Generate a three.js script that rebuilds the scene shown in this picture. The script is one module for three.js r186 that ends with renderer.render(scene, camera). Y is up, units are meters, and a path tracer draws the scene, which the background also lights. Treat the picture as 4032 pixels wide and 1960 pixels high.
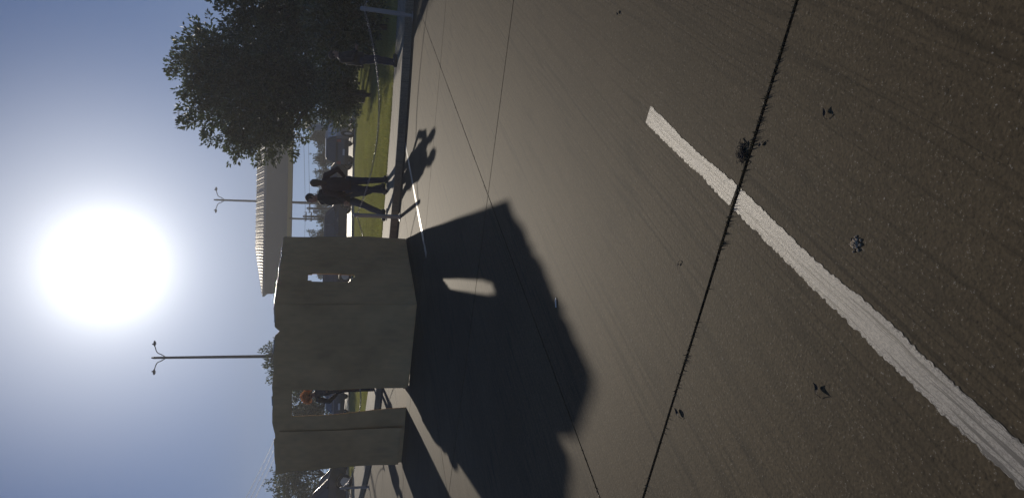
import * as THREE from 'three';
import { mergeGeometries } from 'three/addons/utils/BufferGeometryUtils.js';
import { ImprovedNoise } from 'three/addons/math/ImprovedNoise.js';

// ---------- camera, sky, sun, exposure ----------
const D2R = Math.PI / 180;
const scene = new THREE.Scene();
const camera = new THREE.PerspectiveCamera(2 * Math.atan(980 / 2980) / D2R, 4032 / 1960, 0.05, 1500);
camera.position.set(0, 1.4, 0);
camera.rotation.order = 'YXZ';                     // phone held sideways: pitched down, rolled a quarter turn
camera.rotation.set(-13.44 * D2R, 0, (-90 + 1.15) * D2R);
scene.add(camera);

const SUN_AZ = -1.75 * D2R, SUN_ALT = 14.6 * D2R;
const sunDir = new THREE.Vector3(Math.sin(SUN_AZ) * Math.cos(SUN_ALT), Math.sin(SUN_ALT), -Math.cos(SUN_AZ) * Math.cos(SUN_ALT));
function makeSky() {
  const W = 2048, H = 1024, d = new Float32Array(W * H * 4), s = sunDir;
  for (let j = 0; j < H; j++) {
    const el = ((j + 0.5) / H - 0.5) * Math.PI, ce = Math.cos(el), y = Math.sin(el);
    const e = Math.max(0, el) / D2R;
    const k = Math.exp(-e / 15), z = Math.exp(-e / 5);
    for (let i = 0; i < W; i++) {
      const az = ((i + 0.5) / W - 0.5) * 2 * Math.PI, x = Math.cos(az) * ce, zz = Math.sin(az) * ce;
      const th = Math.acos(Math.min(1, x * s.x + y * s.y + zz * s.z)) / D2R;
      const core = 1.3 * Math.exp(-Math.pow(th / 3.3, 2)), mid = 0.57 * Math.exp(-Math.pow(th / 10, 2)), wide = 0.56 * Math.exp(-th / 7);
      const g = core + mid + wide, o = (j * W + i) * 4;
      d[o] = 0.010 + 0.02 * k + 0.22 * z + g; d[o + 1] = 0.046 + 0.12 * k + 0.24 * z + g * 0.99; d[o + 2] = 0.150 + 0.37 * k + 0.14 * z + g * 0.95; d[o + 3] = 1;
    }
  }
  const t = new THREE.DataTexture(d, W, H, THREE.RGBAFormat, THREE.FloatType);
  t.mapping = THREE.EquirectangularReflectionMapping; t.magFilter = t.minFilter = THREE.LinearFilter; t.needsUpdate = true;
  return t;
}
scene.background = scene.environment = makeSky();
const sun = new THREE.DirectionalLight(new THREE.Color().setRGB(1, 0.89, 0.73), 4.2);
sun.position.copy(sunDir).multiplyScalar(80).add(new THREE.Vector3(0, 0, -15)); sun.target.position.set(0, 0, -15);
sun.castShadow = true; sun.shadow.mapSize.set(4096, 4096);
Object.assign(sun.shadow.camera, { left: -45, right: 45, top: 45, bottom: -45, near: 1, far: 200 });
scene.add(sun, sun.target);
scene.fog = new THREE.FogExp2(new THREE.Color().setRGB(0.95, 0.91, 0.82), 0.0029);
const renderer = new THREE.WebGLRenderer({ antialias: true });
renderer.toneMapping = THREE.LinearToneMapping; renderer.toneMappingExposure = 1.0;
renderer.shadowMap.enabled = true;

// ---------- helpers ----------
function rng(a) { return () => { a |= 0; a = a + 0x6D2B79F5 | 0; let t = Math.imul(a ^ a >>> 15, 1 | a); t = t + Math.imul(t ^ t >>> 7, 61 | t) ^ t; return ((t ^ t >>> 14) >>> 0) / 4294967296; }; }
const R0 = rng(7), perlin = new ImprovedNoise();
const V = (x, y, z) => new THREE.Vector3(x, y, z);
const used = {};
function numbered(n) { const k = used[n] = (used[n] ?? -1) + 1; return k ? `${n}_${String(k).padStart(3, '0')}` : n; }
function tag(o, label, category, group, kind) { if (label) o.userData.label = label; if (category) o.userData.category = category; if (group) o.userData.group = group; if (kind) o.userData.kind = kind; return o; }
function thing(name, label, category, [x, y, z], turn = 0, group) { const o = new THREE.Group(); o.name = numbered(name); o.position.set(x, y, z); o.rotation.y = turn; scene.add(o); return tag(o, label, category, group); }
function part(name, geo, mat, parent = scene) { const g = Array.isArray(geo) ? merge(geo) : geo; const m = new THREE.Mesh(g, mat); m.name = parent === scene ? numbered(name) : name; m.castShadow = m.receiveShadow = true; parent.add(m); return m; }
function merge(list) {
  const fix = list.map(g => { let h = g.index ? g.toNonIndexed() : g; for (const k of Object.keys(h.attributes)) if (!['position', 'normal', 'uv'].includes(k)) h.deleteAttribute(k); if (!h.attributes.uv) h.setAttribute('uv', new THREE.BufferAttribute(new Float32Array(h.attributes.position.count * 2), 2)); return h; });
  return fix.length === 1 ? fix[0] : mergeGeometries(fix);
}
const std = (rgb, roughness = 0.8, metalness = 0, extra = {}) => new THREE.MeshStandardMaterial({ color: new THREE.Color().setRGB(...rgb), roughness, metalness, ...extra });
const phys = (rgb, roughness, extra) => new THREE.MeshPhysicalMaterial({ color: new THREE.Color().setRGB(...rgb), roughness, ...extra });
function box(w, h, d, x = 0, y = 0, z = 0, ry = 0, rx = 0, rz = 0) { const g = new THREE.BoxGeometry(w, h, d); if (rx) g.rotateX(rx); if (rz) g.rotateZ(rz); if (ry) g.rotateY(ry); return g.translate(x, y, z); }
function cyl(r1, r2, a, b, n = 12, open = false) { const d = b.clone().sub(a), g = new THREE.CylinderGeometry(r2, r1, d.length(), n, 1, open); g.applyQuaternion(new THREE.Quaternion().setFromUnitVectors(V(0, 1, 0), d.clone().normalize())); return g.translate((a.x + b.x) / 2, (a.y + b.y) / 2, (a.z + b.z) / 2); }
function tube(pts, r, seg = 24, n = 8) { return new THREE.TubeGeometry(new THREE.CatmullRomCurve3(pts), seg, r, n, false); }
function geom(pos, idx, uv) { const g = new THREE.BufferGeometry(); g.setAttribute('position', new THREE.Float32BufferAttribute(pos, 3)); if (uv) g.setAttribute('uv', new THREE.Float32BufferAttribute(uv, 2)); if (idx) g.setIndex(idx); g.computeVertexNormals(); return g; }
// tileable value noise on a lattice of n cells
function lattice(n, m, seed) { const r = rng(seed), a = new Float32Array(n * m); for (let i = 0; i < a.length; i++) a[i] = r(); return (u, v) => { const x = ((u % 1) + 1) % 1 * n, y = ((v % 1) + 1) % 1 * m, i = x | 0, j = y | 0; let fx = x - i, fy = y - j; fx = fx * fx * (3 - 2 * fx); fy = fy * fy * (3 - 2 * fy); const i1 = (i + 1) % n, j1 = (j + 1) % m; const p = a[j * n + i], q = a[j * n + i1], s = a[j1 * n + i], t = a[j1 * n + i1]; return p + (q - p) * fx + (s - p + (p - q - s + t) * fx) * fy; }; }
function dataTex(S, f, srgb) { const d = new Uint8Array(S * S * 4); for (let j = 0; j < S; j++) for (let i = 0; i < S; i++) { const c = f(i / S, j / S, i, j), o = (j * S + i) * 4; d[o] = c[0]; d[o + 1] = c[1]; d[o + 2] = c[2]; d[o + 3] = 255; } const t = new THREE.DataTexture(d, S, S); t.wrapS = t.wrapT = THREE.RepeatWrapping; t.magFilter = THREE.LinearFilter; t.minFilter = THREE.LinearMipmapLinearFilter; t.generateMipmaps = true; if (srgb) t.colorSpace = THREE.SRGBColorSpace; t.needsUpdate = true; return t; }
const toS = l => { l = Math.min(1, Math.max(0, l)); return 255 * (l < 0.0031308 ? 12.92 * l : 1.055 * Math.pow(l, 1 / 2.4) - 0.055); };

// ---------- concrete street ----------
const big = lattice(5, 5, 1), mid = lattice(23, 23, 2), small = lattice(130, 130, 3), fine = lattice(640, 640, 4), broom = lattice(210, 4, 5), broom2 = lattice(70, 3, 6);
const rs = rng(99), grainN = new Float32Array(2048 * 2048); for (let i = 0; i < grainN.length; i++) grainN[i] = rs();
const grooveAt = (u, v) => { const w = u + 0.0012 * (mid(u, v) - 0.5); const a = broom(w, v), b = broom2(w + 0.3, v * 1.0); return Math.max(0, 1 - Math.abs(a - 0.5) * 6) * (0.35 + 0.65 * Math.max(0, b * 1.6 - 0.4)); };
const concreteColor = dataTex(2048, (u, v, i, j) => {
  const n = grainN[j * 2048 + i], f = fine(u, v), g = grooveAt(u, v);
  let l = 0.105 * (0.72 + 0.38 * big(u, v) + 0.14 * mid(u, v) + 0.10 * small(u, v));
  l *= 0.72 + 0.56 * f; l *= 0.84 + 0.32 * n; l *= 1 - 0.52 * g;
  if (f > 0.82 && n > 0.90) return [toS(0.34), toS(0.31), toS(0.26)]; if (f < 0.10 && n < 0.4) l *= 0.45;
  return [toS(l * 0.82), toS(l * 0.60), toS(l * 0.315)];
}, true);
const concreteBump = dataTex(2048, (u, v, i, j) => { const b = 120 * fine(u, v) + 60 * grainN[j * 2048 + i] - 70 * grooveAt(u, v) + 40; return [b, b, b].map(c => Math.max(0, Math.min(255, c))); });
const slabMats = [[1, 1, 1], [0.94, 0.93, 0.93], [1.04, 1.03, 1.0], [0.97, 0.98, 1.0]].map(t => phys(t, 0.8, { map: concreteColor, bumpMap: concreteBump, bumpScale: 0.0008, specularIntensity: 0.24 }));

// kerb line: bottom of the kerb face, right to left
const kerb = [[24, -2.4], [13, -9.1], [9, -11.6], [5, -13.85], [2.19, -15.35], [0.15, -17.02], [-2.2, -19.1], [-4.44, -21.3], [-7.23, -25.4], [-9.5, -29.6], [-13, -37], [-20, -52]].map(p => new THREE.Vector2(...p));
const kerbCurve = new THREE.CatmullRomCurve3(kerb.map(p => V(p.x, 0, p.y)), false, 'centripetal');
const KN = 160, kp = kerbCurve.getSpacedPoints(KN), kt = kp.map((p, i) => { const a = kp[Math.max(0, i - 1)], b = kp[Math.min(KN, i + 1)]; return b.clone().sub(a).normalize(); });
const kn = kt.map(t => V(-t.z, 0, t.x).multiplyScalar(t.x < 0 ? 1 : -1)).map(n => n.z > 0 ? n.negate() : n);   // away from the street
const beyond = (x, z) => { let best = 1e9, s = 0; for (let i = 0; i <= KN; i++) { const d = (x - kp[i].x) ** 2 + (z - kp[i].z) ** 2; if (d < best) { best = d; s = (x - kp[i].x) * kn[i].x + (z - kp[i].z) * kn[i].z; } } return s; };

const street = thing('street', null, null, [0, 0, 0]); tag(street, null, null, null, 'structure');
{
  const W = 3.97, gap = 0.013, geos = [];
  for (let k = 0; k < 5; k++) {
    const g = new THREE.BoxGeometry(W - gap, 0.12, W - gap, 24, 1, 24), p = g.attributes.position, uv = g.attributes.uv, r = rng(k + 50);
    for (let i = 0; i < p.count; i++) {   // slightly uneven, worn arrises
      const x = p.getX(i), z = p.getZ(i), e = Math.max(Math.abs(x), Math.abs(z)) > W / 2 - gap;
      if (e && p.getY(i) > 0) { const j = 0.006 * (perlin.noise(x * 6, k * 9, z * 6)); p.setX(i, x + j * Math.sign(x) * (Math.abs(x) > W / 2 - gap)); p.setZ(i, z + j * Math.sign(z) * (Math.abs(z) > W / 2 - gap)); }
      uv.setXY(i, p.getX(i) / 4 + k * 0.37, p.getZ(i) / 4 + k * 0.21);
    }
    g.computeVertexNormals(); geos.push(g);
  }
  const ex = [Math.cos(30 * D2R), Math.sin(30 * D2R)], ez = [-Math.sin(30 * D2R), Math.cos(30 * D2R)], r = rng(4);
  for (let i = -8; i < 5; i++) for (let j = -7; j < 3; j++) {
    const a = -3.0 + W * (i + 0.5), b = -2.21 + 3.975 * (j + 0.5), x = a * ex[0] + b * ez[0], z = a * ex[1] + b * ez[1];
    if (beyond(x, z) > 2.9) continue;
    const m = part('slab', geos[(i * 3 + j * 2 + 60) % 5], slabMats[(i * 5 + j * 3 + 80) % 4], street);
    m.position.set(x, -0.06, z); m.rotation.y = -30 * D2R;
  }
  const base = part('joint_filler', new THREE.PlaneGeometry(90, 90).rotateX(-Math.PI / 2).translate(0, -0.022, -10), std([0.028, 0.024, 0.019], 0.95), street);
}
// ---------- kerb, sidewalk, lawn, car park, ground ----------
function ribbon(o0, o1, y0, y1, i0 = 0, i1 = KN) { const pos = [], idx = [], uv = []; let L = 0; for (let i = i0; i <= i1; i++) { if (i > i0) L += kp[i].distanceTo(kp[i - 1]); const a = kp[i].clone().addScaledVector(kn[i], o0), b = kp[i].clone().addScaledVector(kn[i], o1); pos.push(a.x, y0, a.z, b.x, y1, b.z); uv.push(L / 4, o0 / 4 + y0 / 4, L / 4, o1 / 4 + y1 / 4); const k = (i - i0) * 2; if (i < i1) idx.push(k, k + 2, k + 1, k + 1, k + 2, k + 3); } return geom(pos, idx, uv); }
const sideMat = phys([2.6, 3.1, 4.2], 0.8, { specularIntensity: 0.4, map: concreteColor, bumpMap: concreteBump, bumpScale: 0.0015 });
const kerbThing = thing('kerb', null, null, [0, 0, 0]); tag(kerbThing, null, null, null, 'structure');
for (let i = 0; i + 4 <= KN; i += 4) { const e = i + 4; part('kerb_stone', [ribbon(0, 0.012, -0.02, 0.138, i, e), ribbon(0.012, 0.03, 0.138, 0.152, i, e), ribbon(0.03, 0.16, 0.152, 0.153, i, e)], sideMat, kerbThing); }
const walk = thing('sidewalk', null, null, [0, 0, 0]); tag(walk, null, null, null, 'structure');
for (let i = 0; i + 4 <= KN; i += 4) { const g = ribbon(0.17, 1.92, 0.150, 0.150, i, i + 4); const p = g.attributes.position; const c0 = kt[i + 2]; for (let k = 0; k < 2; k++) { p.setX(k, p.getX(k) + c0.x * 0.008); p.setZ(k, p.getZ(k) + c0.z * 0.008); } part('paving_slab', g, sideMat, walk); }
part('walk_bed', [ribbon(0.02, 1.95, 0.13, 0.13), ribbon(0, 0, -0.12, 0.0)], std([0.05, 0.045, 0.035], 0.95), walk);
const lawnTex = dataTex(512, (() => { const a = lattice(7, 7, 21), b = lattice(60, 60, 22), c = lattice(250, 250, 23); return (u, v) => { const n = 0.5 * a(u, v) + 0.3 * b(u, v) + 0.4 * c(u, v); return [toS(0.10 + 0.08 * n), toS(0.10 + 0.08 * n), toS(0.03 + 0.02 * n)]; }; })(), true);
function sheet(name, pts, y, mat, scale = 4) { const s = new THREE.Shape(pts.map(p => new THREE.Vector2(p[0], -p[1]))); const g = new THREE.ShapeGeometry(s); g.rotateX(-Math.PI / 2).translate(0, y, 0); const p = g.attributes.position, uv = g.attributes.uv; for (let i = 0; i < p.count; i++) uv.setXY(i, p.getX(i) / scale, p.getZ(i) / scale); return tag(part(name, g, mat), null, null, null, 'structure'); }
const backEdge = kp.map((p, i) => p.clone().addScaledVector(kn[i], 1.92)).map(p => [p.x, p.z]);
sheet('ground', [...backEdge, [-60, -60], [-60, -46.5], [-240, -46.5], [-240, -200], [240, -200], [240, 120], [40, 120], [26, -2]].filter(([x, z]) => !(x < -60 && z > -46.6 && x > -61)), 0.140, std([0.9, 0.9, 0.9], 0.95, 0, { map: lawnTex }), 4);
sheet('ground', [[-240, 120], [-240, -46.4], [-60, -46.4], [-19, -50], [-30, 0], [-30, 40], [40, 40], [40, 120]], -0.03, std([0.12, 0.11, 0.09], 0.95), 4);
const lotMat = std([2.6, 3.1, 4.2], 0.6, 0, { map: concreteColor });
sheet('car_park', [[-62, -46], [70, -45], [70, -78], [-62, -78]], 0.146, lotMat, 4);

// lawn blades: too many to count
{
  const g = new THREE.BufferGeometry(), pos = [];
  const r = rng(31);
  for (let k = 0; k < 5; k++) { const a = r() * 6.28, x = (r() - 0.5) * 0.08, z = (r() - 0.5) * 0.08, h = 0.03 + r() * 0.03, w = 0.004, lx = Math.cos(a) * 0.02 * r(), lz = Math.sin(a) * 0.02 * r(), wx = -Math.sin(a) * w, wz = Math.cos(a) * w; pos.push(x - wx, 0, z - wz, x + wx, 0, z + wz, x + lx, h, z + lz); }
  g.setAttribute('position', new THREE.Float32BufferAttribute(pos, 3)); g.computeVertexNormals();
  const N = 130000, pts = [], m4 = new THREE.Matrix4(), q = new THREE.Quaternion(), up = V(0, 1, 0);
  while (pts.length < N) { const z = -15.5 - 30.5 * Math.pow(r(), 1.35), x = -0.42 * -z * 0.5 - 5 + r() * (0.5 * -z + 9); const b = beyond(x, z); if (b < 1.95) continue; pts.push([x, z]); }
  const im = new THREE.InstancedMesh(g, phys([0.26, 0.30, 0.085], 0.8, { transmission: 0.65, thickness: 0, side: THREE.DoubleSide }), pts.length);
  pts.forEach(([x, z], i) => { const c = 0.85 + 0.3 * perlin.noise(x * 0.9, 3, z * 0.9) + 0.25 * r(); q.setFromAxisAngle(up, r() * 6.28); const s = 0.7 + r() * 0.7; m4.compose(V(x, 0.138, z), q, V(s * 1.6, s, s * 1.6)); im.setMatrixAt(i, m4); im.setColorAt(i, new THREE.Color().setRGB(c * (1 + 0.25 * r()), c, c)); });
  im.name = 'grass'; im.receiveShadow = true; scene.add(im); tag(im, 'mown yellow green lawn between the sidewalk and the car park', 'grass', null, 'stuff');
}

// ---------- cardboard playhouse ----------
function gridPanel(A, B, S, Y, { top, bottom, hole, warp, thick = 0.012, jitter = 0.004 }) {
  const dx = B[0] - A[0], dz = B[1] - A[1], L = Math.hypot(dx, dz), ux = dx / L, uz = dz / L, nx = -uz, nz = ux, sgn = nz > 0 ? 1 : -1;
  const nS = S.length, nY = Y.length, pos = [], uv = [], idx = [];
  const y0 = Y[0], y1 = Y[nY - 1];
  for (const side of [1, 0]) for (let j = 0; j < nY; j++) for (let i = 0; i < nS; i++) {
    let s = S[i], y = Y[j]; const f = (y - y0) / (y1 - y0), ed = (i === 0 || i === nS - 1) ? 0.3 : 1;
    y = y + Math.pow(f, 6) * (top(s) - y1) + Math.pow(1 - f, 8) * (bottom(s) - y0);
    s += ed * jitter * perlin.noise(s * 7, y * 7, 1.7) * 2; const w = warp(s, y) + (side - 0.5) * thick;
    pos.push(A[0] + ux * s + nx * sgn * w, y, A[1] + uz * s + nz * sgn * w); uv.push(s, y);
  }
  const at = (side, i, j) => (side ? 0 : nS * nY) + j * nS + i;
  const solid = (i, j) => i >= 0 && j >= 0 && i < nS - 1 && j < nY - 1 && !(hole && hole((S[i] + S[i + 1]) / 2, (Y[j] + Y[j + 1]) / 2));
  const quad = (a, b, c, d) => idx.push(a, b, c, a, c, d);
  for (let j = 0; j < nY - 1; j++) for (let i = 0; i < nS - 1; i++) {
    if (!solid(i, j)) continue;
    quad(at(1, i, j), at(1, i + 1, j), at(1, i + 1, j + 1), at(1, i, j + 1)); quad(at(0, i, j), at(0, i, j + 1), at(0, i + 1, j + 1), at(0, i + 1, j));
    if (!solid(i - 1, j)) quad(at(1, i, j), at(1, i, j + 1), at(0, i, j + 1), at(0, i, j));
    if (!solid(i + 1, j)) quad(at(1, i + 1, j), at(0, i + 1, j), at(0, i + 1, j + 1), at(1, i + 1, j + 1));
    if (!solid(i, j - 1)) quad(at(1, i, j), at(0, i, j), at(0, i + 1, j), at(1, i + 1, j));
    if (!solid(i, j + 1)) quad(at(1, i, j + 1), at(1, i + 1, j + 1), at(0, i + 1, j + 1), at(0, i, j + 1));
  }
  return geom(pos, idx, uv);
}
const steps = (a, b, n) => Array.from({ length: n + 1 }, (_, i) => a + (b - a) * i / n);
const cbColor = dataTex(1024, (() => { const a = lattice(6, 6, 41), b = lattice(30, 20, 42), c = lattice(300, 300, 43), fl = lattice(300, 2, 44), st = lattice(40, 5, 45); return (u, v) => { const l = 0.72 + 0.35 * a(u, v) + 0.16 * b(u, v) + 0.10 * c(u, v) + 0.07 * fl(u, v) + 0.12 * st(u, v) * a(v, u); return [toS(0.49 * l), toS(0.325 * l), toS(0.145 * l)]; }; })(), true);
const cbBump = dataTex(1024, (() => { const fl = lattice(320, 2, 44), a = lattice(9, 14, 46), b = lattice(40, 24, 47); return (u, v) => { const h = 40 * fl(u, v) + 130 * a(u, v) + 80 * b(u, v); return [h, h, h]; }; })());
for (const t of [cbColor, cbBump]) t.repeat.set(1 / 2.2, 1 / 2.2);
const cardMat = std([1, 1, 1], 0.75, 0, { map: cbColor, bumpMap: cbBump, bumpScale: 0.006 });
const cardMat2 = std([1.05, 1.05, 1.05], 0.75, 0, { map: cbColor, bumpMap: cbBump, bumpScale: 0.006 });
{
  const P0 = [0.15, -14.75], P1 = [-0.95, -12.58], P4 = [-4.25, -14.80];
  const house = thing('cardboard_playhouse', 'tall cardboard playhouse with a door and window slot standing on the concrete', 'playhouse', [P1[0], 0, P1[1]]);
  const rel = p => [p[0] - P1[0], p[1] - P1[1]];
  const LR = Math.hypot(P1[0] - P0[0], P1[1] - P0[1]), LL = Math.hypot(P4[0] - P1[0], P4[1] - P1[1]);
  const n1 = (x, s) => perlin.noise(x, s, 5.5);
  const s0 = 0.588 * LR, s1 = 0.694 * LR;
  const wR = gridPanel(rel(P0), rel(P1), [...steps(0, s0, 30), ...steps(s0, s1, 8).slice(1), ...steps(s1, LR, 18).slice(1)], [...steps(0, 1.0, 24), ...steps(1.0, 1.775, 24).slice(1), ...steps(1.775, 2.24, 12).slice(1)],
    { top: s => 2.27 - 0.012 * s / LR + 0.018 * n1(s * 2.2, 1) + 0.012 * n1(s * 9, 2), bottom: s => -0.004 + 0.035 * Math.max(0, n1(s * 3.5, 3) - 0.25), hole: (s, y) => s > s0 && s < s1 && y > 1.0 && y < 1.775 && !((s - s0) / (s1 - s0) > 0.86 && y > 1.72) && !((s - s0) / (s1 - s0) < 0.14 && y > 1.72) && !(y < 1.1 && (s - s0) / (s1 - s0) > 0.3 + (y - 1.0) * 7), warp: (s, y) => 0.05 * perlin.noise(s * 0.7, y * 0.6, 2) + 0.012 * perlin.noise(s * 3, y * 2, 8) });
  part('wall', wR, cardMat, house);
  const d0 = 0.478 * LL, dw = y => (0.618 + 0.022 * Math.min(1, y / 2)) * LL, d1 = 0.632 * LL;
  const wL = gridPanel(rel(P1), rel(P4), [...steps(0, d0, 40), ...steps(d0, d1, 12).slice(1), ...steps(d1, 0.724 * LL, 8).slice(1), ...steps(0.724 * LL, LL, 24).slice(1)], [...steps(0, 2.0, 46), ...steps(2.0, 2.3, 10).slice(1)],
    { top: s => { const u = s / LL; return 2.262 + 0.10 * Math.min(1, u * 1.6) + 0.02 * n1(s * 1.7, 11) + 0.012 * n1(s * 6, 12) - 0.08 * Math.exp(-Math.pow((u - 0.145) * 62, 2)) - 0.045 * Math.max(0, Math.min(1, (u - 0.66) * 14)) * (u < 0.78 ? 1 : 0.4); },
      bottom: s => -0.004 + 0.035 * Math.max(0, n1(s * 3.1, 14) - 0.25) + 0.03 * Math.exp(-Math.pow((s - d0) * 9, 2)), hole: (s, y) => s > d0 && s < d1 && y < 2.0,
      warp: (s, y) => 0.055 * perlin.noise(s * 0.55 + 3, y * 0.5, 6) + 0.012 * perlin.noise(s * 3, y * 2, 4) - 0.10 * Math.max(0, 1 - Math.abs(s - d1 - 0.05) / 0.5) * Math.max(0, 1 - y / 1.3) * (s > d1 - 0.02 ? 1 : 0) });
  // lean of the left jamb and the bowed left end
  { const p = wL.attributes.position, a = rel(P1), b = rel(P4), ux = (b[0] - a[0]) / LL, uz = (b[1] - a[1]) / LL; for (let i = 0; i < p.count; i++) { const s = (p.getX(i) - a[0]) * ux + (p.getZ(i) - a[1]) * uz, y = p.getY(i); let d = 0; if (s > d1 - 0.03) d = (y / 2 - 0.6) * 0.075 * Math.max(0, 1 - (s - d1) / 0.9) + (s > LL - 0.4 ? (s - LL + 0.4) / 0.4 * (0.06 * (y - 1.6) + 0.08 * Math.max(0, y - 2.1) / 0.25) : 0); p.setX(i, p.getX(i) + ux * d); p.setZ(i, p.getZ(i) + uz * d); } wL.computeVertexNormals(); }
  part('wall', wL, cardMat2, house);
  // fold seam beside the door, corner tape, torn paper along the rim
  const seam = gridPanel([0.724 * LL * (rel(P4)[0] / LL), 0.724 * LL * (rel(P4)[1] / LL)], rel(P4), steps(0.02, 0.276 * LL - 0.06, 16), steps(0.05, 2.26, 30), { top: () => 2.25, bottom: () => 0.06, warp: (s, y) => 0.022 + 0.055 * perlin.noise((s + 0.724 * LL) * 0.55 + 3, y * 0.5, 6) + 0.012 * perlin.noise((s + 0.724 * LL) * 3, y * 2, 4), thick: 0.008 });
  part('outer_flap', seam, cardMat, house);
    // glossy packing tape rolled over the rim, in lengths with gaps between them
  const tape = phys([0.62, 0.52, 0.38], 0.22, { clearcoat: 1, clearcoatRoughness: 0.12 }), rt = rng(77);
  const rim = (g, nS, nY, i0, i1) => { const p = g.attributes.position, pts = []; for (let i = i0; i <= i1; i++) { const k = (nY - 1) * nS + i, q = nS * nY + k; pts.push(V((p.getX(k) + p.getX(q)) / 2, p.getY(k) - 0.004 + 0.010 * rt(), (p.getZ(k) + p.getZ(q)) / 2)); } part('tape_strip', tube(pts, 0.0135, pts.length * 3, 10), tape, house); };
  const nR = 30 + 8 + 18 + 1, yRn = 24 + 24 + 12 + 1, nL = 40 + 12 + 8 + 24 + 1, yLn = 46 + 10 + 1;
  for (const [a, b] of [[9, 20], [22, 33], [34, 40], [42, 56]]) rim(wR, nR, yRn, a, b);
  for (const [a, b] of [[1, 8], [16, 22], [43, 47]]) rim(wL, nL, yLn, a, b);
}

// ---------- painted lines ----------
function paintTex(seed) { const st = lattice(17, 5, seed), st2 = lattice(48, 9, seed + 7), a = lattice(40, 400, seed + 1), b = lattice(12, 30, seed + 2); return dataTex(1024, (u, v, i, j) => { const w = u + 0.05 * (b(u, v) - 0.5), s = 0.6 * st(w, v) + 0.4 * st2(w, v), n = grainN[(j % 2048) * 2048 + i]; let l = 0.50 - 0.8 * Math.max(0, 0.5 - s) - 0.3 * Math.max(0, 0.4 - a(u, v)); l *= 0.6 + 0.5 * n; const e = Math.min(u, 1 - u); if (s < 0.34 + 0.20 * b(v, u) - 0.06 * n || (n < 0.34 && a(u, v) < 0.6) || (e < 0.10 && a(u, v) < 0.62 - e * 5)) l = 0.075 + 0.06 * n; return [toS(l), toS(l * 0.89), toS(l * 0.70)]; }, true); }
const paintMat = std([1, 1, 1], 0.55, 0, { map: paintTex(61), bumpMap: concreteBump, bumpScale: 0.0005 });
function stripe(up, lo, y, r, seg, cut) {   // interpolate the two edges, roughen them, leave the joint open
  const cu = new THREE.CatmullRomCurve3(up.map(p => V(p[0], 0, p[1]))), cl = new THREE.CatmullRomCurve3(lo.map(p => V(p[0], 0, p[1]))), geos = [];
  let pos = [], idx = [], uv = []; const flush = () => { if (pos.length > 6) { const th = geom(pos, idx, uv); geos.push(th); } pos = []; idx = []; uv = []; };
  for (let i = 0; i <= seg; i++) {
    const a = cu.getPointAt(i / seg), b = cl.getPointAt(i / seg), mx = (a.x + b.x) / 2, mz = (a.z + b.z) / 2, bb = -0.5 * mx + 0.866 * mz;
    if (cut && Math.abs(bb - cut) < 0.011) { flush(); continue; }
    const a0 = a.clone(), b0 = b.clone(), d = b.clone().sub(a).normalize(); a.addScaledVector(d, (r() - 0.5) * 0.007 + 0.003 * perlin.noise(i * 0.07, 1, 2)); b.addScaledVector(d, (r() - 0.5) * 0.009 + 0.004 * perlin.noise(i * 0.07, 5, 2));
    for (let k = 0; k <= 6; k++) { const p = k === 0 ? a : k === 6 ? b : a0.clone().lerp(b0, k / 6); pos.push(p.x, y, p.z); uv.push(k / 6 * 0.98 + 0.01, i / seg * 2.2); }
    const n = pos.length / 3 - 14; if (n >= 0) for (let k = 0; k < 6; k++) idx.push(n + k, n + k + 7, n + k + 1, n + k + 1, n + k + 7, n + k + 8);
  }
  flush(); for (const g of geos) { const nn = g.attributes.normal; let y0 = nn.getY(0); if (y0 < 0) { const ix = g.index.array; for (let i = 0; i < ix.length; i += 3) { const t = ix[i]; ix[i] = ix[i + 1]; ix[i + 1] = t; } g.computeVertexNormals(); } }
  return geos;
}
{
  const up = [[0.664, -3.198], [0.548, -2.999], [0.428, -2.792], [0.245, -2.433], [0.082, -2.147], [-0.035, -1.934], [-0.157, -1.684], [-0.262, -1.503], [-0.381, -1.273], [-0.62, -0.82], [-1.3, 0.4]];
  const lo = [[0.595, -3.251], [0.453, -2.994], [0.328, -2.755], [0.188, -2.507], [0.086, -2.319], [-0.046, -2.082], [-0.177, -1.836], [-0.292, -1.627], [-0.478, -1.271], [-0.72, -0.85], [-1.4, 0.35]];
  tag(part('parking_line', stripe(up, lo, 0.0011, rng(71), 420, -2.21), paintMat), 'worn white painted line crossing the concrete in the foreground', 'painted line', null, 'structure');
  const a = [2.04, -15.2], b = [0.72, -12.9], c = [-0.13, -11.4];
  const far = w => [a, b, c].map(p => [p[0] + w * 0.866, p[1] + w * 0.5]);
  tag(part('parking_line', stripe(far(0.055), far(-0.055), 0.003, rng(72), 200, -10.18), std([0.95, 0.95, 0.95], 0.45, 0, { map: paintMat.map })), 'white painted line running from the kerb into the playhouse shadow', 'painted line', null, 'structure');
}
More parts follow.
